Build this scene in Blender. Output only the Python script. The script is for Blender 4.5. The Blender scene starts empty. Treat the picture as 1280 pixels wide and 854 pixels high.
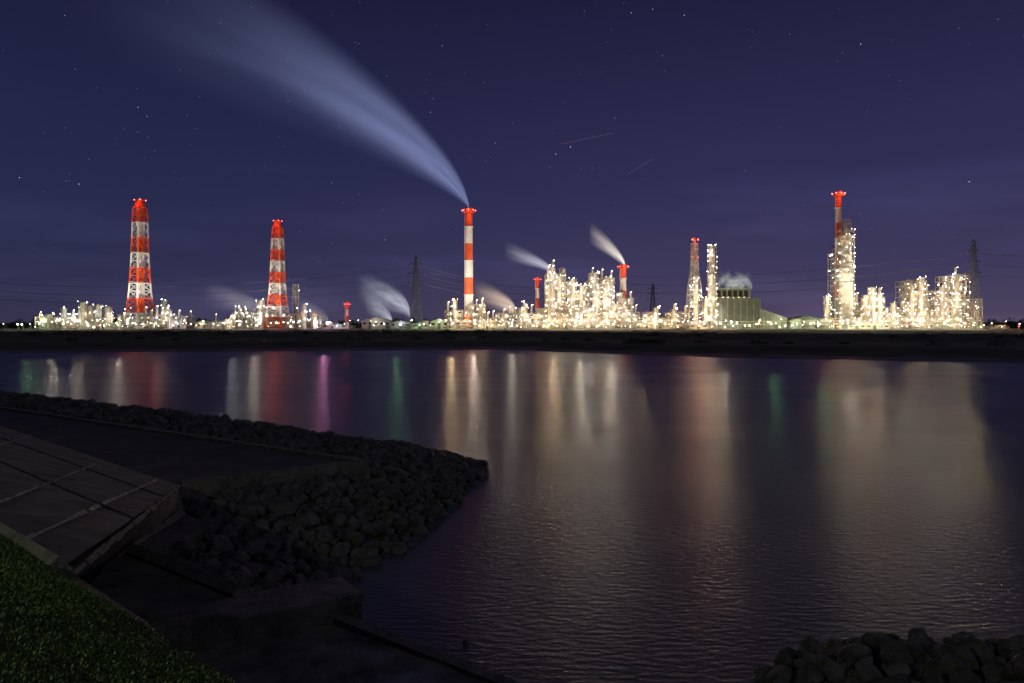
import bpy, math, random, bmesh
import numpy as np
from mathutils import Vector, noise
random.seed(7); np.random.seed(7)
F=853.333; H=9.0; HZ=403.0
def G(px,py,z=0.0):
    Y=(H-z)*F/(py-HZ); return Vector(((px-640)*Y/F,Y,z))
def PX(px,Y=640.): return (px-640)*Y/F
def PZ(py,Y=640.): return H+(HZ-py)*Y/F
D=Vector((.78,-.625,0)); N=Vector((.625,.78,0))
def ST(s,t,z): v=D*s+N*t; return Vector((v.x,v.y,z))
scene=bpy.context.scene
scene.view_settings.view_transform='Standard'; scene.view_settings.look='None'; scene.view_settings.exposure=0
# ---------------- materials
def newmat(name):
    m=bpy.data.materials.new(name); m.use_nodes=True; return m,m.node_tree.nodes,m.node_tree.links
def surf(name,c1,c2,scale=1.,rough=.8,bump=0.,bscale=None,metal=0.,detail=6.,rough2=None):
    m,n,l=newmat(name); b=n['Principled BSDF']
    tc=n.new('ShaderNodeTexCoord'); no=n.new('ShaderNodeTexNoise'); no.inputs['Scale'].default_value=scale; no.inputs['Detail'].default_value=detail
    no.inputs['Roughness'].default_value=.65
    r=n.new('ShaderNodeValToRGB'); r.color_ramp.elements[0].position=.35; r.color_ramp.elements[1].position=.68
    r.color_ramp.elements[0].color=(*c1,1); r.color_ramp.elements[1].color=(*c2,1)
    l.new(tc.outputs['Object'],no.inputs['Vector']); l.new(no.outputs['Fac'],r.inputs['Fac']); l.new(r.outputs['Color'],b.inputs['Base Color'])
    b.inputs['Roughness'].default_value=rough; b.inputs['Metallic'].default_value=metal
    if rough2 is not None:
        mr=n.new('ShaderNodeMapRange'); mr.inputs[1].default_value=.45; mr.inputs[2].default_value=.6; mr.inputs[3].default_value=rough; mr.inputs[4].default_value=rough2
        l.new(no.outputs['Fac'],mr.inputs[0]); l.new(mr.outputs[0],b.inputs['Roughness'])
    if bump:
        n2=n.new('ShaderNodeTexNoise'); n2.inputs['Scale'].default_value=bscale or scale*4; n2.inputs['Detail'].default_value=8
        l.new(tc.outputs['Object'],n2.inputs['Vector'])
        bp=n.new('ShaderNodeBump'); bp.inputs['Strength'].default_value=1; bp.inputs['Distance'].default_value=bump
        l.new(n2.outputs['Fac'],bp.inputs['Height']); l.new(bp.outputs['Normal'],b.inputs['Normal'])
    return m
def emis(name,c,s):
    m,n,l=newmat(name); n.remove(n['Principled BSDF']); e=n.new('ShaderNodeEmission'); e.inputs[0].default_value=(*c,1); e.inputs[1].default_value=s
    l.new(e.outputs[0],n['Material Output'].inputs['Surface']); return m
STEEL=surf('galvanised_steel',(.28,.25,.21),(.46,.43,.36),.4,.6)
DSTEEL=surf('dark_steel',(.07,.07,.075),(.13,.13,.13),.4,.6)
VESSEL=surf('insulated_vessel',(.42,.40,.34),(.62,.59,.52),.3,.45)
PIPE=surf('pipe_cladding',(.32,.29,.24),(.55,.5,.42),.5,.4)
RED=surf('red_aviation_paint',(.60,.08,.02),(.74,.13,.04),.15,.5)
WHITE=surf('white_aviation_paint',(.62,.6,.57),(.8,.8,.78),.15,.5)
WALL=surf('corrugated_wall',(.3,.31,.28),(.42,.44,.38),.2,.7)
GWALL=surf('grey_louvre_wall',(.14,.155,.13),(.22,.24,.19),.25,.7)
ROOF=surf('roof_sheet',(.06,.065,.07),(.12,.12,.13),.2,.6)
DARK=surf('dark_opening',(.01,.01,.01),(.02,.02,.02),1,.8)
CONC=surf('weathered_concrete',(.022,.021,.019),(.105,.098,.088),.8,.85,.05,5,detail=10)
CONC2=surf('pale_concrete',(.04,.038,.034),(.14,.13,.115),1.6,.85,.03,9,detail=10)
JOINT=surf('joint_mortar',(.16,.15,.14),(.36,.34,.32),2.5,.9,.01)
ASPH=surf('asphalt_paving',(.03,.03,.03),(.075,.073,.068),.6,.85,.01,20,detail=10)
WETC=surf('wet_concrete',(.03,.03,.03),(.16,.15,.13),1.1,.75,.03,6,rough2=.12,detail=10)
ROCK=surf('rock',(.02,.02,.019),(.095,.09,.082),1.6,.8,.06,5)
SOIL=surf('soil',(.02,.02,.018),(.05,.048,.04),.4,.95,.05)
MUD=surf('mudflat',(.06,.05,.04),(.13,.11,.085),.08,.6,.05,1)
FGR=surf('bank_grass',(.03,.04,.015),(.09,.10,.045),.06,.95,.2,1.5)
GRASS=surf('grass_turf',(.02,.035,.008),(.05,.08,.02),3,.9,.03,20)
LEAF=surf('leaf',(.02,.035,.015),(.06,.08,.03),.3,.9)
CL={'warm':(1,.68,.36),'white':(1,.87,.68),'green':(.45,1,.45),'red':(1,.10,.07),'cool':(.75,.85,1),'mag':(1,.35,.75)}
NM={'warm':'sodium_lamp_glow','white':'mercury_lamp_glow','green':'green_lamp_glow','red':'red_beacon_glow','cool':'cool_lamp_glow','mag':'magenta_lamp_glow'}
EM={k:emis(NM[k],CL[k],{'warm':80,'white':90,'green':50,'red':18,'cool':65,'mag':50}[k]) for k in CL}
# ---------------- mesh builder
class MB:
    def __init__(s,mats): s.v=[];s.f=[];s.m=[];s.sm=[];s.mats=mats
    def mi(s,m):
        if m not in s.mats: s.mats.append(m)
        return s.mats.index(m)
    def add(s,vs,fs,m,sm=False):
        o=len(s.v); s.v.extend([tuple(v) for v in vs]); k=s.mi(m)
        for f in fs: s.f.append(tuple(i+o for i in f)); s.m.append(k); s.sm.append(sm)
    def box(s,x0,x1,y0,y1,z0,z1,m):
        s.add([(x0,y0,z0),(x1,y0,z0),(x1,y1,z0),(x0,y1,z0),(x0,y0,z1),(x1,y0,z1),(x1,y1,z1),(x0,y1,z1)],
              [(3,2,1,0),(4,5,6,7),(0,1,5,4),(1,2,6,5),(2,3,7,6),(3,0,4,7)],m)
    def cyl(s,p,q,r0,m,r1=None,n=10,caps=True,sm=True):
        p=Vector(p);q=Vector(q); r1=r0 if r1 is None else r1
        d=(q-p).normalized(); a=d.orthogonal().normalized() if abs(d.z)<.99 else Vector((1,0,0)); b=d.cross(a)
        vs=[]
        for c,r in((p,r0),(q,r1)):
            for i in range(n):
                t=2*math.pi*(i+.5)/n; vs.append(c+a*(r*math.cos(t))+b*(r*math.sin(t)))
        s.add(vs,[(i,(i+1)%n,n+(i+1)%n,n+i) for i in range(n)],m,sm)
        if caps:
            s.add(vs[:n],[tuple(reversed(range(n)))],m); s.add(vs[n:],[tuple(range(n))],m)
    def beam(s,p,q,w,m): s.cyl(p,q,w*.7071,m,n=4,caps=True,sm=False)
    def dome(s,c,r,h,m,n=12,k=4):
        vs=[];fs=[]
        for j in range(k):
            a=j/k*math.pi/2
            for i in range(n):
                t=2*math.pi*(i+.5)/n; vs.append((c[0]+r*math.cos(a)*math.cos(t),c[1]+r*math.cos(a)*math.sin(t),c[2]+h*math.sin(a)))
        vs.append((c[0],c[1],c[2]+h))
        for j in range(k-1):
            for i in range(n): fs.append((j*n+i,j*n+(i+1)%n,(j+1)*n+(i+1)%n,(j+1)*n+i))
        for i in range(n): fs.append(((k-1)*n+i,(k-1)*n+(i+1)%n,k*n))
        s.add(vs,fs,m,True)
    def octa(s,c,r,m):
        x,y,z=c
        s.add([(x+r,y,z),(x-r,y,z),(x,y+r,z),(x,y-r,z),(x,y,z+r),(x,y,z-r)],[(0,2,4),(2,1,4),(1,3,4),(3,0,4),(2,0,5),(1,2,5),(3,1,5),(0,3,5)],m)
    def prism(s,pts,zb,m,ms=None):
        n=len(pts); 
        ar=sum(pts[i][0]*pts[(i+1)%n][1]-pts[(i+1)%n][0]*pts[i][1] for i in range(n))
        if ar<0: pts=pts[::-1]
        top=[tuple(p) for p in pts]; bot=[(p[0],p[1],zb) for p in pts]
        s.add(top,[tuple(range(n))],m)
        s.add(top+bot,[(i,n+i,n+(i+1)%n,(i+1)%n) for i in range(n)],ms or m)
    def obj(s,name,parent=None):
        if not s.f: return None
        me=bpy.data.meshes.new(name); me.from_pydata(s.v,[],s.f)
        for m in s.mats: me.materials.append(m)
        me.polygons.foreach_set('material_index',s.m); me.polygons.foreach_set('use_smooth',s.sm); me.update()
        o=bpy.data.objects.new(name,me); scene.collection.objects.link(o)
        if parent: o.parent=parent
        return o
def empty(name):
    o=bpy.data.objects.new(name,None); scene.collection.objects.link(o); return o
def group(name,**parts):
    e=empty(name)
    for k,mb in parts.items(): mb.obj(k,e)
    return e
def pickk(pal): 
    r=random.random()
    for k,p in pal:
        if r<p: return k
        r-=p
    return pal[0][0]
def pick(pal): return EM[pickk(pal)]
def plight(loc,e,col,parent=None,r=.6,name='work_light'):
    d=bpy.data.lights.new(name,'POINT'); d.energy=e; d.color=col; d.shadow_soft_size=r
    o=bpy.data.objects.new(name,d); o.location=loc; scene.collection.objects.link(o)
    if parent: o.parent=parent
    return o
GOLD=[('warm',.50),('white',.46),('cool',.04)]
MIX=[('white',.5),('warm',.18),('cool',.23),('green',.06),('mag',.03)]
BASE=3.0
def lamp(mb,p,r,m): mb.octa(p,r*.74,m)
# ---------------- generators
def process_unit(px0,px1,pyt,Y=640.,pal=GOLD,dens=.6,rag=.4,cell=5.0,depth=3,lr=1.,pw=3300):
    fr=MB([]);ve=MB([]);la=MB([])
    x0,x1=PX(px0,Y),PX(px1,Y); zt=PZ(pyt,Y); nx=max(1,round((x1-x0)/cell)); nz=max(1,round((zt-BASE)/5.2)); cx=(x1-x0)/nx; cz=(zt-BASE)/nz
    hs=[max(1,nz-int(random.random()**1.3*rag*nz+.3)) for _ in range(nx)]; hs[random.randrange(nx)]=nz
    cy=6.
    for i in range(nx+1):
        h=max(hs[max(0,i-1)],hs[min(nx-1,i)])
        for j in range(depth+1):
            fr.beam((x0+i*cx,Y+j*cy,BASE),(x0+i*cx,Y+j*cy,BASE+h*cz),.42,STEEL)
    for i in range(nx):
        for k in range(1,hs[i]+1):
            z=BASE+k*cz
            for j in range(depth+1):
                fr.beam((x0+i*cx,Y+j*cy,z),(x0+(i+1)*cx,Y+j*cy,z),.4,STEEL)
                if j==0: fr.beam((x0+i*cx,Y-.3,z+1.1),(x0+(i+1)*cx,Y-.3,z+1.1),.12,STEEL)
            for j in range(depth):
                fr.beam((x0+i*cx,Y+j*cy,z),(x0+i*cx,Y+(j+1)*cy,z),.35,STEEL)
                if random.random()<.55: fr.box(x0+i*cx+.2,x0+(i+1)*cx-.2,Y+j*cy+.2,Y+(j+1)*cy-.2,z-.1,z+.05,STEEL)
            if random.random()<.35:
                a,b=(0,1) if random.random()<.5 else (1,0)
                fr.beam((x0+(i+a)*cx,Y-.05,z-cz),(x0+(i+b)*cx,Y-.05,z),.22,STEEL)
            r=random.random(); xc=x0+(i+.5)*cx; yc=Y+random.choice([.5,1.5])*cy; zb=z-cz
            if r<.36:
                rr=random.uniform(.9,1.9); ve.cyl((xc,yc,zb+.3),(xc,yc,zb+cz*.8),rr,VESSEL,n=12); ve.dome((xc,yc,zb+cz*.8),rr,rr*.6,VESSEL)
            elif r<.6:
                rr=random.uniform(.7,1.4); ve.cyl((xc-cx*.45,yc,zb+cz*.4),(xc+cx*.45,yc,zb+cz*.4),rr,VESSEL,n=12)
            elif r<.78: ve.box(xc-cx*.3,xc+cx*.3,yc-1.5,yc+1.5,zb+.1,zb+cz*.6,PIPE)
            for _ in range(2):
                if random.random()<.7:
                    xp=x0+(i+random.random())*cx; yp=Y+random.uniform(-.8,8); ve.cyl((xp,yp,zb-(cz if k>1 else 0)),(xp,yp,z),random.uniform(.15,.45),PIPE,n=7)
                if random.random()<.7:
                    zp=zb+random.uniform(.5,cz); yp=Y+random.uniform(-.8,8); ve.cyl((x0+i*cx-1,yp,zp),(x0+(i+1)*cx+1,yp,zp),random.uniform(.12,.38),PIPE,n=7)
            for j in range(depth+1):
                p=dens*(1 if j==0 else .45)
                if random.random()<p:
                    lamp(la,(x0+(i+random.random())*cx,Y+j*cy-.9,zb+cz*random.uniform(.3,.9)),lr*random.choice([.12,.16,.2,.28,.55]),pick(pal))
        if random.random()<.45:
            xc=x0+(i+.5)*cx; rr=random.uniform(.6,1.3); zz=BASE+hs[i]*cz; hh=random.uniform(3,9)
            ve.cyl((xc,Y+4,zz),(xc,Y+4,zz+hh),rr,VESSEL,n=12); ve.dome((xc,Y+4,zz+hh),rr,rr,VESSEL)
            lamp(la,(xc+rr,Y+3,zz+hh+.6),.3*lr,pick(pal))
    e=group('refinery_process_unit',steel_frame=fr,vessels_and_pipes=ve,lamps=la)
    A=(x1-x0)*(zt-BASE)*.8; n=max(1,round(A/150))
    for _ in range(n):
        i=random.randrange(nx); k=random.random()*hs[i]
        plight((x0+(i+random.random())*cx,Y-random.uniform(3,6) if random.random()<.5 else Y+random.choice([3,9]),BASE+k*cz+1),pw,CL[pickk(pal)],e)
    return e
def column(px,pyt,w,Y=632.,pal=GOLD,lit=1.,mat=None,name='distillation_column',stepz=6.,pw=2000):
    mat=mat or VESSEL; sh=MB([]);pf=MB([]);la=MB([])
    x=PX(px,Y);zt=PZ(pyt,Y);r=w*.5*Y/F; h=zt-BASE; n=max(2,int(h/stepz))
    sh.cyl((x,Y,BASE),(x,Y,BASE+h*.62),r,mat,n=16); sh.cyl((x,Y,BASE+h*.62),(x,Y,BASE+h*.66),r,mat,r1=r*.82,n=16)
    sh.cyl((x,Y,BASE+h*.66),(x,Y,zt-r),r*.82,mat,n=16); sh.dome((x,Y,zt-r),r*.82,r*.8,mat,16)
    sh.cyl((x+r*1.25,Y-.3,BASE),(x+r*1.25,Y-.3,zt-2),.3,PIPE,n=8); sh.cyl((x+r*1.25,Y-.3,zt-2),(x,Y,zt-.5),.3,PIPE,n=8)
    for k in range(1,n+1):
        z=BASE+h*k/(n+.3); R=r+1.2; a0=random.random()*6.28; seg=12; span=random.choice([8,10,12])
        for q in range(span):
            a=a0+q*2*math.pi/seg;b=a+2*math.pi/seg
            ca,sa,cb,sb=math.cos(a),math.sin(a),math.cos(b),math.sin(b)
            pf.add([(x+r*.8*ca,Y+r*.8*sa,z),(x+R*ca,Y+R*sa,z),(x+R*cb,Y+R*sb,z),(x+r*.8*cb,Y+r*.8*sb,z)],[(0,1,2,3)],STEEL)
            pf.beam((x+R*ca,Y+R*sa,z+1.1),(x+R*cb,Y+R*sb,z+1.1),.12,STEEL); pf.beam((x+R*ca,Y+R*sa,z),(x+R*ca,Y+R*sa,z+1.1),.1,STEEL)
        if lit>0:
            for _ in range(3):
                if random.random()<lit: 
                    a=random.uniform(math.pi*.95,math.pi*2.05); lamp(la,(x+(R+.2)*math.cos(a),Y+(R+.2)*math.sin(a),z+random.uniform(1,2.6)),random.choice([.16,.24,.42]),pick(pal))
    pf.beam((x-r-.5,Y-.4,BASE),(x-r-.5,Y-.4,zt-r),.25,STEEL); pf.beam((x-r-1.1,Y-.4,BASE),(x-r-1.1,Y-.4,zt-r),.12,STEEL)
    e=group(name,shell=sh,platforms_and_ladder=pf,lamps=la)
    if lit>.3:
        for k in range(max(1,int(h/16))): plight((x+random.choice([-1,1])*(r+2),Y-r-3.5,BASE+h*(k+.5)/max(1,int(h/16))),pw,CL[pickk(pal)],e)
    return e
def interp(pr,z):
    for (a,ra),(b,rb) in zip(pr,pr[1:]):
        if a<=z<=b: return ra+(rb-ra)*(z-a)/(b-a)
    return pr[-1][1] if z>pr[-1][0] else pr[0][1]
def tower_chimney(px,prof,nb,fl,Y=640.,beac=.8,skew=.3):
    x=PX(px,Y); pr=sorted((PZ(py,Y),hw*Y/F) for py,hw in prof); zt=pr[-1][0]; pr[0]=(BASE,pr[0][1])
    le=MB([]);fu=MB([]);la=MB([]); h=(zt-BASE)
    ang=[skew+math.pi/2*i for i in range(4)]
    def P(z,i): r=interp(pr,z); return (x+r*math.cos(ang[i%4]),Y+r*math.sin(ang[i%4]),z)
    for b in range(nb):
        z0=BASE+h*.95*b/nb; z1=BASE+h*.95*(b+1)/nb; col=RED if (nb-1-b)%2==0 else WHITE
        sub=2
        for q in range(sub):
            a=z0+(z1-z0)*q/sub;c=z0+(z1-z0)*(q+1)/sub
            for i in range(4):
                le.cyl(P(a,i),P(c,i),.85,col,n=8); le.beam(P(a,i),P(c,i+1),.4,col); le.beam(P(a,i+1),P(c,i),.4,col); le.beam(P(c,i),P(c,i+1),.5,col)
        for k in range(3):
            t=k*2.094+.6; fx=x+fl*.55*math.cos(t);fy=Y+fl*.55*math.sin(t)
            fu.cyl((fx,fy,z0),(fx,fy,z1),fl*.48,col,n=14)
        R=interp(pr,z1)+.4
        for i in range(12):
            a=i*math.pi/6;c=a+math.pi/6
            le.add([(x+fl*math.cos(a),Y+fl*math.sin(a),z1),(x+R*math.cos(a),Y+R*math.sin(a),z1),(x+R*math.cos(c),Y+R*math.sin(c),z1),(x+fl*math.cos(c),Y+fl*math.sin(c),z1)],[(0,1,2,3)],col)
            le.beam((x+R*math.cos(a),Y+R*math.sin(a),z1+1.1),(x+R*math.cos(c),Y+R*math.sin(c),z1+1.1),.14,col)
    z1=BASE+h*.95; rt=interp(pr,z1)
    fu.cyl((x,Y,z1+.02),(x,Y,zt-.5),rt*.95,RED,r1=rt*.62,n=20); fu.cyl((x,Y,zt-.48),(x,Y,zt+.1),rt*.85,RED,n=20)
    for k in range(3):
        t=k*2.094+.6; fu.cyl((x+fl*.4*math.cos(t),Y+fl*.4*math.sin(t),zt),(x+fl*.4*math.cos(t),Y+fl*.4*math.sin(t),zt+2),fl*.36,RED,n=14)
    for zz in (zt+.3,BASE+h*.72,BASE+h*.45):
        R=rt*.85 if zz>zt else interp(pr,zz)+.8
        for i in range(4):
            if zz>zt or i in(1,3): lamp(la,(x+R*math.cos(i*1.57+.5),Y+R*math.sin(i*1.57+.5),zz+1),beac if zz>zt else beac*.35,EM['red'])
    e=group('red_white_tower_chimney',support_tower=le,flues=fu,beacons=la)
    plight((x,Y-12,zt+3),8500,CL['red'],e,name='beacon_light'); return e
def slim_chimney(px,pyt,w0,w1,nb,Y=650.,head=1.6,beac=.7,pw=6000):
    x=PX(px,Y);zt=PZ(pyt,Y);h=zt-BASE; sh=MB([]);la=MB([]); 
    for b in range(nb):
        z0=BASE+h*b/nb;z1=BASE+h*(b+1)/nb; col=RED if (nb-1-b)%2==0 else WHITE
        ra=(w1+(w0-w1)*b/nb)*.5*Y/F; rb=(w1+(w0-w1)*(b+1)/nb)*.5*Y/F
        sh.cyl((x,Y,z0),(x,Y,z1),ra,col,r1=rb,n=20,caps=False)
        if b%2==1: sh.cyl((x,Y,z1-.4),(x,Y,z1),rb+.9,col,n=20); 
    r=w0*.5*Y/F
    sh.cyl((x,Y,zt-3),(x,Y,zt-2.5),r*head+.6,RED,n=20); sh.cyl((x,Y,zt-.2),(x,Y,zt+1),r*1.12,RED,n=20,caps=False)
    sh.cyl((x,Y,zt-.5),(x,Y,zt-.4),r*.98,DARK,n=20)
    for i in range(14):
        a=i*math.pi/7;c=a+math.pi/7;R=r*head+.6
        sh.beam((x+R*math.cos(a),Y+R*math.sin(a),zt-1.3),(x+R*math.cos(c),Y+R*math.sin(c),zt-1.3),.15,RED); sh.beam((x+R*math.cos(a),Y+R*math.sin(a),zt-2.5),(x+R*math.cos(a),Y+R*math.sin(a),zt-1.3),.12,RED)
    sh.beam((x-r-.6,Y-1,BASE),(x-r-.6,Y-1,zt-3),.25,WHITE)
    for i in range(5): a=math.pi+i*math.pi/4; lamp(la,(x+(r*head+.9)*math.cos(a),Y+(r*head+.9)*math.sin(a),zt-1),beac,EM['red'])
    e=group('red_white_chimney',shaft=sh,beacons=la)
    plight((x,Y-9,zt-1),pw,CL['red'],e,name='beacon_light'); return e
def lattice(mb,x,y,pr,n,m,w=.35,k=4,rot=.785):
    z0,z1=pr[0][0],pr[-1][0]
    def P(z,i): r=interp(pr,z)*1.414; a=rot+i*2*math.pi/k; return (x+r*math.cos(a),y+r*math.sin(a),z)
    zs=[z0+(z1-z0)*(1-(1-i/n)**1.25) for i in range(n+1)]
    for a,b in zip(zs,zs[1:]):
        for i in range(k):
            mb.beam(P(a,i),P(b,i),w,m); mb.beam(P(a,i),P(b,i+1),w*.55,m); mb.beam(P(a,i+1),P(b,i),w*.55,m); mb.beam(P(b,i),P(b,i+1),w*.6,m)
def pylon(px,pyt,Y,arm=9.,rot=0.):
    x=PX(px,Y);zt=PZ(pyt,Y); mb=MB([]); h=zt-BASE
    lattice(mb,x,Y,[(BASE,5.2),(BASE+h*.45,2.6),(zt-3,1.0)],11,DSTEEL,.36)
    mb.cyl((x,Y,zt-3),(x,Y,zt),.9,DSTEEL,r1=.1,n=4)
    tips=[]
    for f,a in((.62,1.),(.74,.85),(.86,.72)):
        z=BASE+h*f
        for s in(-1,1):
            tip=(x+s*arm*a*math.cos(rot),Y+s*arm*a*math.sin(rot),z)
            for dy in(-1,1):
                mb.beam((x,Y+dy,z),tip,.26,DSTEEL); mb.beam((x,Y+dy,z+2.2),tip,.2,DSTEEL)
            mb.cyl((tip[0],tip[1],z-2.2),tip,.16,WALL,n=6); tips.append(Vector((tip[0],tip[1],z-2.2)))
    group('transmission_pylon',lattice=mb); return tips
def wires(A,B,sag):
    mb=MB([])
    for a,b in zip(A,B):
        pts=[a.lerp(b,t/14)-Vector((0,0,sag*4*(t/14)*(1-t/14))) for t in range(15)]
        for p,q in zip(pts,pts[1:]): mb.cyl(p,q,.09,DSTEEL,n=4,caps=False)
    mb.obj('power_lines')
# ---------------- steam plumes: self-glowing volumes, emission stands in for plant light from below
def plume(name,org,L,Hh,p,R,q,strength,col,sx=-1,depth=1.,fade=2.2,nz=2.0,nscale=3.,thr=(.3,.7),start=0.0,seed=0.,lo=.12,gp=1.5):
    m=bpy.data.materials.new(name+'_glow_vapour'); m.use_nodes=True; n=m.node_tree.nodes; l=m.node_tree.links; n.clear()
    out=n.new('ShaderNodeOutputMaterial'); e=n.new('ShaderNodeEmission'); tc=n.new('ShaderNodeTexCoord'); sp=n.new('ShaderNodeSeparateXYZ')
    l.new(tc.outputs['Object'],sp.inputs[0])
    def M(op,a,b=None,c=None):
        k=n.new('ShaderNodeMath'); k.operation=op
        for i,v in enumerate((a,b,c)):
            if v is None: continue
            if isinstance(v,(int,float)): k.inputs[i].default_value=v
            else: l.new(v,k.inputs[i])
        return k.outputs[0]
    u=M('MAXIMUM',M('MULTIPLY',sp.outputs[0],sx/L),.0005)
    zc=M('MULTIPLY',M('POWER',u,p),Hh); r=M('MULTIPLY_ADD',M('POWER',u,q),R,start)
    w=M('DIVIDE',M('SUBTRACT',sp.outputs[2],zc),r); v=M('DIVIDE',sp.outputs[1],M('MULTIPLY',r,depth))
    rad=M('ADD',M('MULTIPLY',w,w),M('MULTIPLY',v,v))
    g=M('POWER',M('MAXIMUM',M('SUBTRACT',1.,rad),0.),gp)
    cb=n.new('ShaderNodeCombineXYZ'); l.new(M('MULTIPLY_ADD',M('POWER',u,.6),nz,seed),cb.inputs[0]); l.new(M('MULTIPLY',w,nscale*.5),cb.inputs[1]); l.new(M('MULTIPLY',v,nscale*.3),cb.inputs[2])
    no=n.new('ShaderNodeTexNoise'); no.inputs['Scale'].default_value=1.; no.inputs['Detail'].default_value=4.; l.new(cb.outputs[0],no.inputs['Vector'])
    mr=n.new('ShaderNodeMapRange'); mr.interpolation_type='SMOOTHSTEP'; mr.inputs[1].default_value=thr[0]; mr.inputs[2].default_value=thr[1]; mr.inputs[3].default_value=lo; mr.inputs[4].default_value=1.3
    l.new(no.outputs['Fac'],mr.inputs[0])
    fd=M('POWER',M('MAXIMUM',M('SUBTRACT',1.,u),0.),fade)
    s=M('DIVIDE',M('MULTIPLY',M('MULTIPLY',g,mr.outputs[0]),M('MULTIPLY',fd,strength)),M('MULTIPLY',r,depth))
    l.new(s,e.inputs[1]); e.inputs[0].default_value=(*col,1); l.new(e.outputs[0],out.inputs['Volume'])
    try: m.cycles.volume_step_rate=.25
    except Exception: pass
    vs=[];fs=[];K=26;S=14
    for i in range(K+1):
        uu=(i/K)**1.7; x=sx*L*uu; uu=max(uu,.0005); rr=(R*uu**q+start)*1.04
        for j in range(S):
            a=2*math.pi*j/S; vs.append((x,rr*depth*math.cos(a),Hh*uu**p+rr*math.sin(a)))
    for i in range(K):
        for j in range(S): fs.append((i*S+j,i*S+(j+1)%S,(i+1)*S+(j+1)%S,(i+1)*S+j))
    fs.append(tuple(reversed(range(S)))); fs.append(tuple(K*S+j for j in range(S)))
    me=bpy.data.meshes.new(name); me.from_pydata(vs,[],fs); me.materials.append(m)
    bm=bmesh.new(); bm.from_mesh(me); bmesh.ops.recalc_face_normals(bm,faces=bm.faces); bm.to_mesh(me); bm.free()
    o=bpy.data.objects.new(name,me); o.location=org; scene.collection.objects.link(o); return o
Y3=650.
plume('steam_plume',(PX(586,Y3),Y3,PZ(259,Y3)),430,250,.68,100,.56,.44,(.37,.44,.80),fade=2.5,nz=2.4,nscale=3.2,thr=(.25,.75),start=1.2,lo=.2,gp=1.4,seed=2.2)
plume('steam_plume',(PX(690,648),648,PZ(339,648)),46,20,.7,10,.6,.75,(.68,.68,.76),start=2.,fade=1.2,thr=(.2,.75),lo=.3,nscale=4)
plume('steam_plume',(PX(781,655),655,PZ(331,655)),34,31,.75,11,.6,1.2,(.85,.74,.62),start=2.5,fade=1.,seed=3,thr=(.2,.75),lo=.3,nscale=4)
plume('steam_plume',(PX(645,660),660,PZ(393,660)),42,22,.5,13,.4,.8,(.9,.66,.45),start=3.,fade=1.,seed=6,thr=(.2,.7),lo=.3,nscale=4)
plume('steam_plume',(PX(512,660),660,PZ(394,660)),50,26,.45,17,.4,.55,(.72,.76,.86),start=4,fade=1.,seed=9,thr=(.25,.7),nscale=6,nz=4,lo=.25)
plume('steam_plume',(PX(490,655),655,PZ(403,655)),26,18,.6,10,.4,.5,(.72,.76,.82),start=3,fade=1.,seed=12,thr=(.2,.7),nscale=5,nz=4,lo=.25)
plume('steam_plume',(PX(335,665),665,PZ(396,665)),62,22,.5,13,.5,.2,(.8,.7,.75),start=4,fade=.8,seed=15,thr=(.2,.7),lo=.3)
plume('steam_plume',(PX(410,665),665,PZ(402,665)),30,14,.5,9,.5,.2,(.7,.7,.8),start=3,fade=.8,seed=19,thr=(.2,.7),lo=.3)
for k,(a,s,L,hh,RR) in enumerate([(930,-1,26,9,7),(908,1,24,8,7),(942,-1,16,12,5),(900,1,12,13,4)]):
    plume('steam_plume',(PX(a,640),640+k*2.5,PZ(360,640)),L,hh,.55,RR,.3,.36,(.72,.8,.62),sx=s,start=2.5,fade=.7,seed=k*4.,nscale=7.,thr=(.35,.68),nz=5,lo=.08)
# ---------------- plant : west cluster
process_unit(44,140,397,630,MIX,.75,.5,pw=3000); process_unit(148,232,395,634,MIX,.7,.5,pw=2700); process_unit(282,400,393,634,MIX,.6,.5,pw=2500)
process_unit(300,336,383,645,MIX,.6,.4,pw=2500); process_unit(232,284,402,640,MIX,.5,.5,pw=1500)
for px,py,w in [(54,394,5),(62,392,6),(80,384,5),(92,392,5),(104,377,8),(113,381,6),(123,379,7),(135,382,8),(206,374,5),(212,386,5),(151,392,5),(160,386,4),(300,383,5),(327,374,6),(380,380,5),(392,388,5)]:
    column(px,py,w,636+random.uniform(-6,6),MIX,.6,pw=1300)
column(370,355,5,640,MIX,.08,mat=DSTEEL)
tower_chimney(175,[(408,18),(385,14.5),(360,12),(330,10),(300,9),(272,8.5),(262,8),(252,5)],8,3.9,beac=.7)
tower_chimney(347,[(408,16),(385,12.5),(360,9.5),(330,8),(300,7),(278,5.5)],9,3.1,beac=.55,skew=.6)
# ---------------- centre
slim_chimney(586,262,9,12,7,Y3,beac=.7)
slim_chimney(779,332,7,9,5,655,beac=.5,pw=3000)
slim_chimney(672,348,4,5,5,660,beac=.35,pw=2500)
slim_chimney(434,379,3,4,4,640,beac=.35,pw=2500)
process_unit(556,606,381,638,GOLD,.75,.35); process_unit(606,640,392,640,GOLD,.7,.4); process_unit(640,682,386,642,GOLD,.75,.5)
process_unit(682,707,336,640,GOLD,.85,.25,4.2); process_unit(707,738,352,645,GOLD,.8,.4,4.2); process_unit(738,768,341,641,GOLD,.85,.3,4.2); process_unit(768,792,366,636,GOLD,.8,.4)
process_unit(792,862,391,634,GOLD,.75,.5); process_unit(690,790,384,618,GOLD,.7,.5)
for px,py,w in [(688,333,6),(699,345,6),(716,348,6),(727,356,5),(744,340,6),(759,346,6),(656,378,5),(568,374,5),(762,372,5),(820,384,5),(842,386,5)]: column(px,py,w,632+random.uniform(-4,4))
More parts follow.
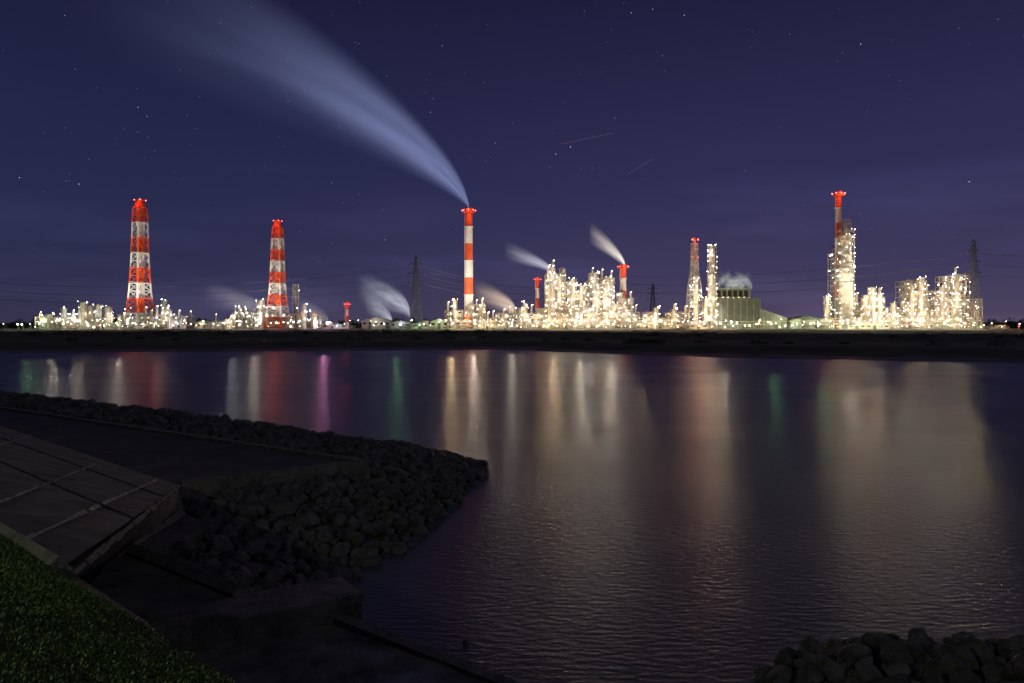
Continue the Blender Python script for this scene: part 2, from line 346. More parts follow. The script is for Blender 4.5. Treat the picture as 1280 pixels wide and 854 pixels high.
# flare tower
fx=PX(868,636); la=MB([]);fr=MB([]);ve=MB([])
lattice(fr,fx,636,[(BASE,6.5),(PZ(360,636),5.2),(PZ(342,636),3.2),(PZ(304,636),2.4)],18,STEEL,.4)
ve.cyl((fx,636,BASE),(fx,636,PZ(300,636)),1.0,PIPE,n=12); ve.cyl((fx+2.2,636,BASE),(fx+2.2,636,PZ(345,636)),1.3,VESSEL,n=12); ve.cyl((fx,636,PZ(300,636)),(fx,636,PZ(297,636)),1.8,RED,r1=1.2,n=12)
for k in range(14):
    z=BASE+4+k*5.2
    if k<9:
        for _ in range(4): lamp(la,(fx+random.uniform(-6,6),636-random.uniform(3,6),z+random.uniform(-2,2)),random.choice([.2,.3,.4]),pick(GOLD))
for s in(-1,1):
    lamp(la,(fx+s*2.6,633,PZ(300,636)),.8,EM['red']); lamp(la,(fx+s*2.6,633,PZ(322,636)),.4,EM['red'])
e=group('flare_stack_tower',lattice=fr,risers=ve,lamps=la)
plight((fx,620,PZ(296,636)),15000,CL['red'],e,name='beacon_light'); plight((fx,626,20),4000,CL['warm'],e); plight((fx-5,626,38),4000,CL['white'],e)
column(890,307,9,634,GOLD,.9,stepz=5.); column(883,372,6,630,GOLD,.9)
# cooling tower
ct=MB([]);fn=MB([]);la=MB([]); x0,x1=PX(893),PX(950); zt=PZ(373); yb=640
ct.prism([(x0,yb,zt),(x1,yb,zt),(x1,yb+22,zt),(x0,yb+22,zt)],BASE,GWALL)
for k in range(11): 
    z=BASE+2+k*2.35; ct.box(x0-.3,x1+.3,yb-.5,yb-.02,z,z+.3,GWALL)
for k in range(8): x=x0+(x1-x0)*k/7; ct.box(x-.2,x+.2,yb-.8,yb-.52,BASE,zt+.3,WALL)
zu=PZ(361); ct.box(x0+1.5,x1-8,yb+2,yb+18,zt+.02,zu,GWALL)
for k in range(6):
    xa=x0+3+k*5.1; ct.box(xa,xa+3.7,yb+1.9,yb+1.98,zt+1.5,zu-1.6,DARK)
ct.box(x0+1,x1-7.5,yb+1.4,yb+18.5,zu+.01,zu+.5,WALL)
for k in range(5): fn.cyl((x0+6+k*6.6,yb+10,zu+.5),(x0+6+k*6.6,yb+10,zu+2.4),2.7,GWALL,r1=2.3,n=18,caps=False)
x2=PX(984); ct.add([(x1+.01,yb+1,PZ(386)),(x2,yb+1,PZ(397)),(x2,yb+20,PZ(397)),(x1+.01,yb+20,PZ(386)),(x1+.01,yb+1,BASE),(x2,yb+1,BASE),(x2,yb+20,BASE),(x1+.01,yb+20,BASE)],[(0,1,2,3),(4,5,1,0),(5,6,2,1)],WALL)
for k in range(5): ct.beam((x1+k*5,yb-.2,BASE),(x1+k*5,yb-.2,PZ(388+2*k)),.4,GWALL)
for px,py in [(889,384),(896,380),(894,396),(900,406),(915,408),(930,407),(944,405),(955,402),(968,404),(980,407),(905,409),(890,405),(975,399)]: lamp(la,(PX(px),yb-3.5,PZ(py)),.4,EM['white' if px%2 else 'warm'])
for k in range(7): lamp(la,(x0+3+k*5,yb+.6,zt+.8),.2,EM['warm'])
e=group('cooling_tower',casing=ct,fan_stacks=fn,lamps=la)
plight((x0+1,yb-6,17),5500,CL['white'],e); plight((x0+18,yb-7,5),1500,CL['white'],e); plight((x1-8,yb-6,5),900,(.9,1,.7),e); plight((x2-8,yb-5,8),1800,(.85,1,.55),e)
# ---------------- east
slim_chimney(1048,241,7,9,9,650,beac=.8,head=1.9,pw=8000)
column(1057,288,17,638,GOLD,1.,stepz=4.2); process_unit(1046,1068,302,646,GOLD,.85,.15,4.)
mb=MB([]); lattice(mb,PX(1057),640,[(PZ(290),4.),(PZ(276),3.5)],3,STEEL,.4); mb.cyl((PX(1057),640,PZ(290)),(PX(1057),640,PZ(278)),1.2,VESSEL); mb.obj('column_head_derrick')
process_unit(1070,1106,372,640,GOLD,.75,.4); process_unit(1106,1134,385,640,GOLD,.75,.4)
process_unit(1133,1165,351,640,GOLD,.85,.25,4.5); process_unit(1165,1186,364,640,GOLD,.8,.4,4.5); process_unit(1184,1212,345,640,GOLD,.85,.2,4.5); process_unit(1208,1228,374,640,GOLD,.8,.3)
process_unit(1030,1130,398,620,GOLD,.7,.5); process_unit(1136,1226,396,622,GOLD,.7,.5)
for px,py,w in [(1090,358,7),(1082,368,5),(1100,366,5),(1117,378,5),(1152,346,5),(1140,356,4),(1196,342,5),(1178,358,4),(1034,370,6)]: column(px,py,w,634,GOLD,.7)
# pipe rack
mb=MB([]);pp=MB([]);la=MB([])
x=PX(560,610)
while x<PX(1228,610):
    for y in(608,614): mb.beam((x,y,BASE),(x,y,10),.4,STEEL)
    for z in(6.5,9.5): mb.beam((x,608,z),(x,614,z),.35,STEEL)
    if random.random()<.8: lamp(la,(x+random.uniform(-2,2),607,random.uniform(5,11)),random.choice([.2,.28,.38]),pick(GOLD))
    x+=6
for z in(6.8,9.8):
    for k in range(5): pp.cyl((PX(560,610),608.6+k*1.2,z),(PX(1228,610),608.6+k*1.2,z),random.uniform(.2,.4),PIPE,n=8)
e=group('pipe_rack',trestles=mb,pipes=pp,lamps=la)
for px in range(575,1228,38): plight((PX(px,604),604,7.5),1700,CL[pickk([('warm',.5),('white',.35),('green',.15)])],e)
# storage tanks
def tank(px,py,w,Y,col='white'):
    x=PX(px,Y);r=w*.5*Y/F;z=PZ(py,Y);mb=MB([]);la=MB([])
    mb.cyl((x,Y,BASE),(x,Y,z),r,VESSEL,n=32); mb.dome((x,Y,z),r,r*.22,VESSEL,32); mb.cyl((x,Y,z-.3),(x,Y,z-.1),r+.5,STEEL,n=32)
    for i in range(10):
        a=math.pi+i*math.pi/10;b=a+math.pi/10; mb.beam((x+(r+.4)*math.cos(a),Y+(r+.4)*math.sin(a),BASE+(z-BASE)*i/10),(x+(r+.4)*math.cos(b),Y+(r+.4)*math.sin(b),BASE+(z-BASE)*(i+1)/10),.4,STEEL)
    lamp(la,(x-r*.5,Y-r-3,BASE+5),.5,EM[col]); e=group('storage_tank',shell=mb,lamps=la); plight((x-r*.5,Y-r-3.5,BASE+5),900,CL[col],e)
for a in [(995,399,14,640,'green'),(1012,400,14,640,'warm'),(832,399,12,622,'warm'),(1075,402,14,612,'green'),(1098,403,12,612,'warm'),(530,402,12,630,'white'),(262,403,12,640,'white'),(415,404,14,650,'cool')]: tank(*a)
# sheds
def shed(px0,px1,py,Y,arch=False,lit='white',name='warehouse',pw=700):
    x0,x1=PX(px0,Y),PX(px1,Y);z=PZ(py,Y);mb=MB([]);la=MB([]);dp=16
    hw=z-BASE; ze=BASE+hw*.68
    mb.box(x0,x1,Y,Y+dp,BASE,ze,WALL)
    n=8 if arch else 2; pr=[(x0-.5+(x1-x0+1)*i/n, ze+.01+(z-ze)*(math.sin(math.pi*i/n) if arch else 1-abs(1-i)) ) for i in range(n+1)]
    vs=[(a,Y-.5,b) for a,b in pr]+[(a,Y+dp+.5,b) for a,b in pr]; m=n+1
    mb.add(vs,[(i,i+1,m+i+1,m+i) for i in range(n)],ROOF); mb.add([(a,Y-.45,b) for a,b in pr],[tuple(range(m))],WALL)
    k=max(2,int((x1-x0)/5))
    for i in range(k):
        xa=x0+(i+.25)*(x1-x0)/k; xb=xa+(x1-x0)/k*.5
        mb.box(xa,xb,Y-.12,Y-.01,BASE+hw*.38,BASE+hw*.55,DARK); 
        if i%3==1: mb.box(xa-.2,xb+.2,Y-.2,Y-.13,BASE,BASE+hw*.34,ROOF)
    kk=max(1,k//3)
    for i in range(kk): lamp(la,(x0+(i+.5)*(x1-x0)/kk,Y-2.2,ze-.6),.3,EM[lit])
    e=group(name,walls_and_roof=mb,lamps=la)
    for i in range(kk): plight((x0+(i+.5)*(x1-x0)/kk,Y-3.5,ze-.6),pw,CL[lit],e)
shed(452,488,397,640,True,'white'); shed(488,514,401,640,True,'cool'); shed(514,536,403,622,False,'green'); shed(538,560,398,628,False,'green'); shed(246,258,401,632,False,'warm'); shed(268,290,400,645,False,'white')
shed(985,1030,395,655,False,'green'); shed(1060,1112,404,600,False,'green'); shed(862,884,404,612,False,'warm'); shed(404,440,405,640,False,'cool'); shed(1238,1262,406,640,False,'warm')
# street lights along the works road
mb=MB([]);la=MB([])
for px in list(range(10,560,11))+list(range(1228,1290,14))+list(range(590,1230,18)):
    px+=random.uniform(-5,5); Y=random.uniform(585,600); x=PX(px,Y); h=BASE+random.uniform(3,8); mb.beam((x,Y,BASE),(x,Y,h),.2,STEEL); mb.beam((x,Y,h),(x,Y-1.3,h+.3),.15,STEEL)
    lamp(la,(x,Y-1.5,h),random.choice([.22,.32,.5]),pick([('white',.4),('warm',.25),('cool',.1),('green',.2),('red',.05)]))
sp_=[(50,404,'green',.8,20000),(80,405,'white',.6,22000),(110,405,'white',.6,20000),(160,404,'white',.7,24000),(205,402,'red',.6,8000),(325,404,'white',.7,16000),(349,404,'red',.7,9000),(410,403,'mag',.9,26000),(300,406,'cool',.6,12000),(500,406,'green',.5,10000),(566,404,'warm',.6,48000),(594,404,'white',.6,46000),(640,404,'white',.6,26000),(690,404,'warm',.7,50000),(725,404,'white',.7,46000),(760,404,'white',.7,46000),(800,405,'warm',.6,16000),(1022,404,'green',.8,18000),(960,403,'green',.6,8000),(868,404,'red',.6,9000),(880,404,'warm',.7,46000),(900,404,'white',.6,26000),(1052,404,'white',.7,50000),(1085,404,'warm',.7,34000),(1120,404,'white',.7,30000),(1150,404,'white',.7,44000),(1180,404,'white',.7,40000),(1205,404,'warm',.7,44000),(1255,407,'red',.5,2500),(1273,408,'red',.5,2500)]
for px,py,k,r,pw in sp_:
    x=PX(px,598); mb.beam((x,598,BASE),(x,598,PZ(py,598)),.25,STEEL); lamp(la,(x,597,PZ(py,598)),r,EM[k])
e=group('road_lighting_row',poles=mb,lamps=la)
for px,py,k,r,pw in sp_: plight((PX(px,598),584,PZ(py,598)+4),pw*.6,CL[k],e,r=.8,name='road_light')
# pylons and wires
A=pylon(520,317,600,8.5); B=pylon(1217,298,600,7.5); C=pylon(816,353,860,8)
E=[v+Vector((330,-60,4)) for v in B]; wires(B,E,9); wires(A,[v+Vector((-480,90,-6)) for v in A],12); wires(A,[v+Vector((160,300,0)) for v in A],9); wires(B,[v+Vector((-300,280,0)) for v in B],9)
# assumed floodlights on chimneys, unseen sources inferred from their brightness
def spot(loc,tgt,e,col,ang=24,r=1.):
    d=bpy.data.lights.new('assumed_floodlight','SPOT'); d.energy=e; d.color=col; d.spot_size=math.radians(ang); d.spot_blend=.6; d.shadow_soft_size=r
    o=bpy.data.objects.new('assumed_floodlight',d); o.location=loc; o.rotation_euler=(Vector(tgt)-Vector(loc)).to_track_quat('-Z','Y').to_euler(); scene.collection.objects.link(o)
def flood(px,pyt,Y,e,col=(1,.88,.72),ang=62):
    x=PX(px,Y); zt=PZ(pyt,Y)
    for s in(-1,1): spot((x+s*28,Y-55,6),(x,Y,zt*.62),e*.55,col,ang)
flood(175,252,640,430000); flood(347,278,640,320000); flood(586,262,650,400000); flood(779,332,655,180000,ang=50); flood(1048,241,650,380000)
flood(868,300,636,90000)
# ---------------- far bank
def grid_obj(name,xs,ys,hf,mat):
    vs=[(x,y,hf(x,y)) for y in ys for x in xs]; nx=len(xs)
    fs=[(j*nx+i,j*nx+i+1,(j+1)*nx+i+1,(j+1)*nx+i) for j in range(len(ys)-1) for i in range(nx-1)]
    mb=MB([]); mb.add(vs,fs,mat,True); return mb.obj(name)
shore=[(-900,190),(-152,202),(0,226),(18,205),(35,190),(60,172),(113,150.5),(170,132),(900,40)]
def shoreY(x):
    for (a,ya),(b,yb_) in zip(shore,shore[1:]):
        if a<=x<=b: return ya+(yb_-ya)*(x-a)/(b-a)
    return 200
def nz(x,y,s): return noise.noise(Vector((x*s,y*s,3.3)))
xs=[-2500,-1500,-900]+[-880+i*6 for i in range(295)]+[900,1500,2500]
prof=[(-4,-.8),(0,-.02),(3,.18),(9,.5),(22,.9),(30,1.9),(70,2.2),(110,2.4),(124,4.4),(130,4.5),(150,3.2)]
mb=MB([]); vs=[];nX=len(xs)
for d,z in prof:
    for x in xs:
        jx=nz(x,d,.05)*2.5+nz(x,d,.3)*.8
        vs.append((x,shoreY(x)*1.0+d+jx*(1 if d<40 else .3),z+(nz(x,d*5,.15)*.35 if d>8 else 0)))
for x in xs: vs.append((x,520,3.0))
for x in xs: vs.append((x,1200,2.9))
for x in xs: vs.append((x*6,9000,2.9))
R=len(prof)+3
for j in range(R-1):
    for i in range(nX-1):
        mb.f.append((j*nX+i,j*nX+i+1,(j+1)*nX+i+1,(j+1)*nX+i)); mb.m.append(mb.mi(MUD if j<3 else FGR)); mb.sm.append(True)
mb.v=[tuple(v) for v in vs]; mb.obj('far_bank_ground')
def foliage(name,cl,leaf,per):
    mb=MB([]); V=[];Fc=[]
    for (x,y,z,rx,rz) in cl:
        for _ in range(per):
            d=np.random.normal(size=3); d/=np.linalg.norm(d); rr=random.random()**.4
            p=Vector((x+d[0]*rx*rr,y+d[1]*rx*.7*rr,z+abs(d[2])*rz*rr)); a=Vector(np.random.normal(size=3)).normalized()*leaf; b=a.orthogonal().normalized()*leaf*.7
            o=len(V); V+= [p-a,p+b,p+a,p-b]; Fc.append((o,o+1,o+2,o+3))
    mb.add(V,Fc,LEAF); return mb.obj(name)
cl=[]
for i in range(170):
    x=random.uniform(-330,330); y=shoreY(x)+random.choice([105,124,127,60]); r=random.uniform(.8,2.3); cl.append((x,y,3.6 if y>shoreY(x)+100 else 1.9,r*1.6,r*.9))
for px in (786,792,800,808,818,826): cl.append((PX(px,225),225,2.2,2.,random.uniform(1.,2.)))
foliage('riverside_shrubs',cl,.28,120)
cl=[]
for i in range(330):
    x=random.uniform(-760,760); cl.append((x,random.uniform(720,760),3,random.uniform(5,9),random.uniform(6,12)))
foliage('distant_tree_line',cl,1.3,70)
# ---------------- water : calm film over broad wavelets (two roughness lobes)
m,n,l=newmat('river_water'); b=n['Principled BSDF']; b.inputs['Base Color'].default_value=(.05,.045,.055,1); b.inputs['Roughness'].default_value=.41; b.inputs['IOR'].default_value=1.5
b2=n.new('ShaderNodeBsdfPrincipled'); b2.inputs['Base Color'].default_value=(.05,.045,.055,1); b2.inputs['Roughness'].default_value=.2; b2.inputs['IOR'].default_value=1.42
mxs=n.new('ShaderNodeMixShader'); l.new(b.outputs[0],mxs.inputs[1]); l.new(b2.outputs[0],mxs.inputs[2]); l.new(mxs.outputs[0],n['Material Output'].inputs['Surface'])
tc=n.new('ShaderNodeTexCoord'); mp=n.new('ShaderNodeMapping'); mp.inputs['Scale'].default_value=(.55,1.6,1); mp.inputs['Rotation'].default_value=(0,0,.25)
n1=n.new('ShaderNodeTexNoise'); n1.inputs['Scale'].default_value=3.4; n1.inputs['Detail'].default_value=5
n2=n.new('ShaderNodeTexNoise'); n2.inputs['Scale'].default_value=.05; n2.inputs['Detail'].default_value=4
mr=n.new('ShaderNodeMapRange'); mr.inputs[1].default_value=.35; mr.inputs[2].default_value=.65; mr.inputs[3].default_value=.14; mr.inputs[4].default_value=.34
bp=n.new('ShaderNodeBump'); bp.inputs['Distance'].default_value=.05; bp.inputs['Strength'].default_value=.85
l.new(tc.outputs['Object'],mp.inputs[0]); l.new(mp.outputs[0],n1.inputs['Vector']); l.new(mp.outputs[0],n2.inputs['Vector']); l.new(n2.outputs['Fac'],mr.inputs[0]); l.new(mr.outputs[0],mxs.inputs[0])
l.new(n1.outputs['Fac'],bp.inputs['Height']); l.new(bp.outputs['Normal'],b.inputs['Normal']); l.new(bp.outputs['Normal'],b2.inputs['Normal'])
mb=MB([]); mb.add([(-3000,-200,0),(3000,-200,0),(3000,300,0),(-3000,300,0)],[(0,1,2,3)],m); mb.obj('river_water')
# ---------------- near bank
wl=[(-220,190),(-110,118)]+[tuple(G(px,py)[:2]) for px,py in [(0,497),(100,508),(200,520),(300,534),(400,548),(500,562),(575,572),(603,582),(609,593),(590,612),(560,640),(530,668),(495,690),(462,708),(440,722)]]+[(-5.2,21.5),(-3.6,19.6),(0,16.6),(2,14),(4,11.5),(6,10)]
land=wl+[(30,8),(60,-60),(-220,-60)]
rb=[(5.6,14),(5.9,16.2),(6.6,17.6),(8.0,18.5),(10.2,18.9),(12,18.3),(14,18.2),(18,18),(26,16.5),(60,12)]
land2=[(4,8)]+rb+[(60,0),(4,0)]
def inside(x,y,poly):
    c=False;n=len(poly);j=n-1
    for i in range(n):
        xi,yi=poly[i][:2];xj,yj=poly[j][:2]
        if (yi>y)!=(yj>y) and x<(xj-xi)*(y-yi)/(yj-yi)+xi: c=not c
        j=i
    return c
def dist(x,y,pl):
    d=1e9
    for (a,b_),(c,e) in zip(pl,pl[1:]):
        dx,dy=c-a,e-b_; t=max(0,min(1,((x-a)*dx+(y-b_)*dy)/(dx*dx+dy*dy))); d=min(d,math.hypot(x-a-t*dx,y-b_-t*dy))
    return d
def hb(x,y):
    d=dist(x,y,wl); 
    h=min(1.35,-.15+.3*d) if inside(x,y,land) else max(-1.5,-.15-.6*d)
    d2=dist(x,y,rb); h2=min(.75,-.1+.5*d2) if inside(x,y,land2) else max(-1.5,-.1-.6*d2)
    return max(h,h2)+nz(x,y,.4)*.1
def frange(a,b,s): return [a+i*s for i in range(int((b-a)/s)+1)]
ga=[-200,-170,-140,-120]+frange(-100,-30,2.)+frange(-29.3,30,.7)+[34,40,60]; gb=[-60,-30,-10,0]+frange(4,45,.7)+frange(46,100,2.)+[120,150,190]
def hbase(x,y):
    h=hb(x,y)-.05
    if x*.625+y*.78<13.5 and x<3 and x*.78-y*.625>-19: h=min(h,.02)
    return h
grid_obj('near_bank_ground',ga,gb,hbase,SOIL)
Cf=[Vector((-41.9,55.8,2)),Vector((-7.2,34.1,2))]; cd=(Cf[0]-Cf[1]).normalized(); C0=Cf[0]+cd*70
F1=G(225,607,2); F0=F1+Vector((-.77,.64,0))*110
mb=MB([]); mb.prism([C0,Cf[1],F1,F0],.3,ASPH,CONC)
mb.obj('berm_pavement')
mb=MB([])
a,b_=C0+Vector((0,0,.14)),Cf[1]+Vector((0,0,.14)); mb.prism([a-N*.35,b_-N*.35,b_+N*.05,a+N*.05],.5,CONC2)
a,b_=Cf[1]+Vector((.12,-.05,.16)),F1+Vector((.1,-.1,.16)); dd=(b_-a).normalized(); pr=Vector((-dd.y,dd.x,0)); mb.prism([a,b_,b_-pr*.35,a-pr*.35],.4,CONC2)
mb.obj('berm_kerb')
T0=ST(-120,2.9,6); T1=ST(-9.4,2.9,5.97); e1=G(230,642,1.8); e2=G(100,722,1.8)
mb=MB([])
def quad(mb,a,b_,c,d,nu,nv,m,amp=.02):
    vs=[];fs=[]
    for j in range(nv+1):
        for i in range(nu+1):
            p=(a.lerp(b_,i/nu)).lerp(d.lerp(c,i/nu),j/nv); vs.append((p.x,p.y,p.z+nz(p.x,p.y,.9)*amp))
    for j in range(nv):
        for i in range(nu): q=j*(nu+1)+i; fs.append((q,q+1,q+nu+2,q+nu+1))
    mb.add(vs,fs,m,False)
quad(mb,F0,F1,T1,T0,60,8,CONC); quad(mb,F1,e1,e2,T1,8,5,CONC)
quad(mb,e2,G(182,776,1.8),ST(-6,2.9,5.97),T1,8,6,CONC); quad(mb,G(182,776,1.8),G(208,806,1.0),ST(-5,2.9,5.96),ST(-6,2.9,5.97),3,6,CONC)
quad(mb,G(208,806,1.0),ST(25,8.5,.3),ST(25,2.9,5.96),ST(-5,2.9,5.96),20,6,SOIL)
mb.obj('concrete_revetment_slope')
mb=MB([])
def onslope(px,py):
    nrm=(F1-T1).cross(F0-T1).normalized(); d=Vector(((px-640)/F,1,-(py-HZ)/F)); o_=Vector((0,0,H)); t=(T1-o_).dot(nrm)/d.dot(nrm); return o_+d*t
for a,b_,ww in [((0,628),(128,577),.055),((24,678),(196,600),.09),((90,719),(224,608),.14),((0,556),(40,544),.05)]:
    p,q=onslope(*a),onslope(*b_); K=26
    for i in range(K):
        if ww<.1 and random.random()<.12: continue
        u=p.lerp(q,i/K);v=p.lerp(q,(i+1)/K-.002); mb.beam(u,v,ww*random.uniform(.4,1.1),JOINT if ww<.12 else CONC2)
for k,wk,mt in ((.017,.26,CONC2),(.33,.05,DARK),(.66,.05,DARK)): mb.beam(T0.lerp(F0,k),T1.lerp(F1,k),wk,mt)
mb.obj('revetment_joints')
mb=MB([]); mb.prism([G(98,722,1.8),G(228,641,1.8),G(262,655,1.8),G(205,686,1.8),G(322,744,1.8),G(182,777,1.8)],.0,CONC)
mb.beam(G(150,682,1.86),G(300,742,1.86),.3,CONC2); mb.beam(G(100,722,1.86),G(228,643,1.86),.22,CONC2); mb.obj('landing_platform')
mb=MB([]); mb.prism([G(190,778,1.9),G(272,768,1.9),G(300,772,1.75),G(455,742,1.5),G(425,721,1.5),G(330,738,1.75),G(265,752,1.9)],1.3,CONC2)
mb.prism([G(196,779,1.86),G(275,770,1.86),G(303,774,1.7),G(452,745,1.45),G(425,723,1.45),G(330,740,1.7)],-.4,CONC)
mb.obj('concrete_quay_wall')
mb=MB([]); quad(mb,G(205,800,1.2),G(150,900,.9),G(700,900,.15),G(420,757,1.0),36,24,WETC,.14); mb.obj('boat_ramp')
mb=MB([]); a,b_=G(395,764,1.15),G(700,884,.25); dd=(b_-a).normalized(); pr=Vector((-dd.y,dd.x,0)); mb.prism([a,b_,b_+pr*.35,a+pr*.35],-.5,CONC2); mb.obj('ramp_kerb')
# grass slope
mb=MB([])
def gz(s,t): return (7.5 if t<-.2 else 7.4-.48*t)+nz(s,t,.5)*.05
S_=frange(-130,-32,4)+frange(-30,6,.5)+[12,25]; Tt=[-60,-17,-6,-1.2,-.2,.3,.8,1.3,1.8,2.3,2.75,2.95]
vs=[]
for t in Tt:
    for s in S_: vs.append(tuple(ST(s,t,gz(s,t) if t>-7 else 1.5)))
n_=len(S_); mb.add(vs,[(j*n_+i,j*n_+i+1,(j+1)*n_+i+1,(j+1)*n_+i) for j in range(len(Tt)-1) for i in range(n_-1)],GRASS,True)
mb.add([tuple(ST(s,2.95,gz(s,2.95))) for s in(-130,25)]+[tuple(ST(s,3.05,5.2)) for s in(25,-130)],[(0,1,2,3)],SOIL); mb.obj('grass_levee_slope')
BL=surf('grass_blades',(.035,.075,.012),(.09,.16,.03),2.,.7)
V=[];Fc=[]
for i in range(180000):
    s=-17+17.5*random.random()**.7; t=random.uniform(-.1,3.02+.08*noise.noise(Vector((i*.1,0,0))))
    if random.random()<.2+.4*(nz(s*1.0,t,1.6)): continue
    p=ST(s,t,gz(s,t)-.005); h=random.uniform(.015,.045); a=random.random()*6.28; wd=random.uniform(.004,.011); lx=random.uniform(-.03,.03);ly=random.uniform(-.03,.03)
    o=len(V); V+=[(p.x-wd*math.cos(a),p.y-wd*math.sin(a),p.z),(p.x+wd*math.cos(a),p.y+wd*math.sin(a),p.z),(p.x+lx+wd*.6*math.cos(a),p.y+ly+wd*.6*math.sin(a),p.z+h),(p.x+lx-wd*.6*math.cos(a),p.y+ly-wd*.6*math.sin(a),p.z+h)]; Fc.append((o,o+1,o+2,o+3))
mb=MB([]); mb.add(V,Fc,BL); mb.obj('grass')
# rocks
protos=[]
for k in range(10):
    bm=bmesh.new(); bmesh.ops.create_icosphere(bm,subdivisions=2,radius=1)
    pl=[(Vector((random.gauss(0,1),random.gauss(0,1),random.gauss(0,1))).normalized(),random.uniform(.55,.85)) for _ in range(9)]
    for v in bm.verts:
        c=v.co.copy()
        for nn,dd in pl:
            e_=c.dot(nn)-dd
            if e_>0: c-=nn*e_
        v.co=c*(1+.10*noise.noise(v.co*3+Vector((0,k*5,0))))
    protos.append((np.array([v.co[:] for v in bm.verts]),[tuple(v.index for v in f.verts) for f in bm.faces])); bm.free()
def rocks(name,pts):
    V=[];Fc=[];o=0
    for (x,y,z,r) in pts:
        pv,pf=random.choice(protos); a,b_,c=[random.random()*6.28 for _ in range(3)]
        Rz=np.array([[math.cos(a),-math.sin(a),0],[math.sin(a),math.cos(a),0],[0,0,1]]); Rx=np.array([[1,0,0],[0,math.cos(b_),-math.sin(b_)],[0,math.sin(b_),math.cos(b_)]])
        q=(pv*np.array([r*random.uniform(.8,1.5),r,r*random.uniform(.6,1.)]))@(Rz@Rx).T+np.array([x,y,z]); V.append(q); Fc+= [tuple(i+o for i in f) for f in pf]; o+=len(q)
    me=bpy.data.meshes.new(name); me.from_pydata(np.vstack(V).tolist(),[],Fc); me.materials.append(ROCK)
    ob=bpy.data.objects.new(name,me); scene.collection.objects.link(ob); return ob
rip=[tuple(p) for p in wl[1:18]]+[tuple(G(400,762,1)[:2]),tuple(G(330,740,1.6)[:2]),tuple(G(205,686,1.7)[:2]),tuple(G(262,655,1.7)[:2]),tuple(F1[:2]),tuple(Cf[1][:2]),tuple(C0[:2])]
pts=[]
def scat(poly,x0,x1,y0,y1,st,r0,r1,lift=0.):
    y=y0
    while y<y1:
        x=x0
        while x<x1:
            X=x+random.uniform(-.7,.7)*st;Yy=y+random.uniform(-.7,.7)*st
            if inside(X,Yy,poly): r=r0+(r1-r0)*random.random()**1.6; pts.append((X,Yy,hb(X,Yy)+lift+r*random.uniform(0,.4),r))
            x+=st
        y+=st
scat(rip,-16,1,18,56,.42,.16,.46); scat(rip,-75,-16,35,95,.7,.25,.6)
rocks('riprap_rocks',pts); pts=[]
scat(land2,4.5,24,13,20,.42,.18,.42,.05); scat(land2,6.5,24,13,17.6,.6,.2,.42,.3)
rocks('riprap_rocks',pts)
rocks('river_stones',[(*G(498,690)[:2],.02,.3),(*G(512,684)[:2],0,.22),(*G(583,804)[:2],.0,.12)])
# ---------------- assumed street lamp behind the viewer on the levee, added to light the grass
mb=MB([]); lx,ly=-13,-7; mb.cyl((lx,ly,1.5),(lx,ly,13.5),.12,STEEL,r1=.07,n=12); mb.cyl((lx,ly,13.5),(lx+1.6,ly+1,14),.06,STEEL,n=8); mb.box(lx+1.3,lx+2.1,ly+.85,ly+1.2,13.95,14.1,STEEL)
e=group('assumed_street_lamp',pole=mb); plight((lx+1.7,ly+1,13.8),2800,(.95,1,.68),e,r=.2,name='assumed_lamp_head')
# weak sun lamp added as fill to lift the dim concrete
d=bpy.data.lights.new('fill_sun','SUN'); d.energy=.12; d.color=(1,.93,.95); d.angle=math.radians(.5); o=bpy.data.objects.new('fill_sun',d); o.rotation_euler=(math.radians(50),0,math.radians(60)); scene.collection.objects.link(o)
# ---------------- stars & aircraft trails
mb=MB([]); S1=emis('star_faint',(.7,.75,1),.6); S2=emis('star_bright',(.85,.9,1),1.6)
for i in range(420):
    az=random.uniform(-.85,.85); el=random.uniform(.03,.6); R_=5000; p=(R_*math.sin(az)*math.cos(el),R_*math.cos(az)*math.cos(el),R_*math.sin(el)); br=random.random()<.08
    mb.octa(p,random.uniform(1.,1.9)*(1.4 if br else 1.1),S2 if br else S1)
mb.obj('stars')
TR=emis('aircraft_light',(.9,.4,.45),.25)
for a,b_ in [((702,180),(768,166)),((784,218),(816,199))]:
    mb=MB([]); Y=4000; p=Vector((PX(a[0],Y),Y,PZ(a[1],Y))); q=Vector((PX(b_[0],Y),Y,PZ(b_[1],Y)))
    for i in range(14): mb.cyl(p.lerp(q,i/14),p.lerp(q,(i+.62)/14),.9,TR,n=5)
    mb.obj('aircraft_light_trail')
# ---------------- world
w=bpy.data.worlds.new('World'); scene.world=w; w.use_nodes=True; n=w.node_tree.nodes; l=w.node_tree.links; n.clear()
out=n.new('ShaderNodeOutputWorld'); bg=n.new('ShaderNodeBackground'); tc=n.new('ShaderNodeTexCoord'); sp=n.new('ShaderNodeSeparateXYZ'); l.new(tc.outputs['Generated'],sp.inputs[0])
def ramp(st):
    r=n.new('ShaderNodeValToRGB'); e=r.color_ramp.elements
    e[0].position=st[0][0];e[0].color=(*st[0][1],1);e[1].position=st[-1][0];e[1].color=(*st[-1][1],1)
    for p,c in st[1:-1]: k=e.new(p);k.color=(*c,1)
    l.new(sp.outputs[2],r.inputs[0]); return r
rl=ramp([(0,(.036,.034,.074)),(.07,(.026,.028,.076)),(.2,(.018,.021,.069)),(.45,(.009,.010,.036)),(1,(.005,.006,.02))])
rr=ramp([(0,(.076,.060,.112)),(.07,(.050,.043,.106)),(.2,(.028,.028,.086)),(.45,(.011,.012,.042)),(1,(.006,.006,.022))])
mr=n.new('ShaderNodeMapRange'); mr.interpolation_type='SMOOTHSTEP'; mr.inputs[1].default_value=-.6; mr.inputs[2].default_value=.35; l.new(sp.outputs[0],mr.inputs[0])
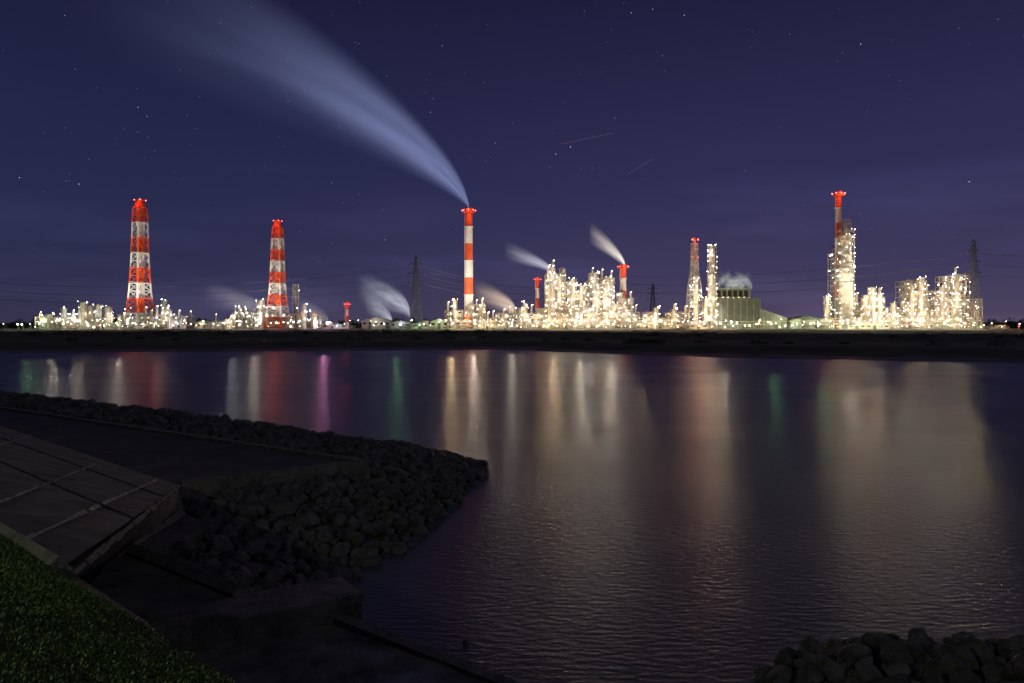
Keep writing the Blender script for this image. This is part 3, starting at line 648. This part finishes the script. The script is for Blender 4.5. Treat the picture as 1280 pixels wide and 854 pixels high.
mx=n.new('ShaderNodeMixRGB'); l.new(mr.outputs[0],mx.inputs[0]); l.new(rl.outputs[0],mx.inputs[1]); l.new(rr.outputs[0],mx.inputs[2])
mp=n.new('ShaderNodeMapping'); mp.inputs['Scale'].default_value=(2.2,2.2,14); no=n.new('ShaderNodeTexNoise'); no.inputs['Scale'].default_value=1.3; no.inputs['Detail'].default_value=5
l.new(tc.outputs['Generated'],mp.inputs[0]); l.new(mp.outputs[0],no.inputs['Vector'])
cm=n.new('ShaderNodeMapRange'); cm.inputs[1].default_value=.48; cm.inputs[2].default_value=.8; cm.inputs[3].default_value=0.; cm.inputs[4].default_value=.7; l.new(no.outputs['Fac'],cm.inputs[0])
lo=n.new('ShaderNodeMapRange'); lo.inputs[1].default_value=.02; lo.inputs[2].default_value=.3; lo.inputs[3].default_value=1.; lo.inputs[4].default_value=.0; l.new(sp.outputs[2],lo.inputs[0])
ck=n.new('ShaderNodeMath'); ck.operation='MULTIPLY_ADD'; l.new(cm.outputs[0],ck.inputs[0]); l.new(lo.outputs[0],ck.inputs[1]); ck.inputs[2].default_value=1.
cc=n.new('ShaderNodeVectorMath'); cc.operation='SCALE'; l.new(mx.outputs[0],cc.inputs[0]); l.new(ck.outputs[0],cc.inputs['Scale'])
sk=n.new('ShaderNodeTexSky'); sk.sky_type='NISHITA'; sk.sun_disc=False; sk.sun_elevation=math.radians(-6); sk.sun_rotation=math.radians(300)
ml=n.new('ShaderNodeMixRGB'); ml.blend_type='ADD'; ml.inputs[0].default_value=.02; l.new(cc.outputs[0],ml.inputs[1]); l.new(sk.outputs[0],ml.inputs[2])
l.new(ml.outputs[0],bg.inputs[0]); bg.inputs[1].default_value=1.; l.new(bg.outputs[0],out.inputs[0])
# ---------------- camera
c=bpy.data.cameras.new('camera'); c.lens=24; c.sensor_width=36; c.shift_y=-(427-HZ)/1280; c.clip_end=20000; c.clip_start=.1
o=bpy.data.objects.new('camera',c); o.location=(0,0,H); o.rotation_euler=(math.radians(90),0,0); scene.collection.objects.link(o); scene.camera=o
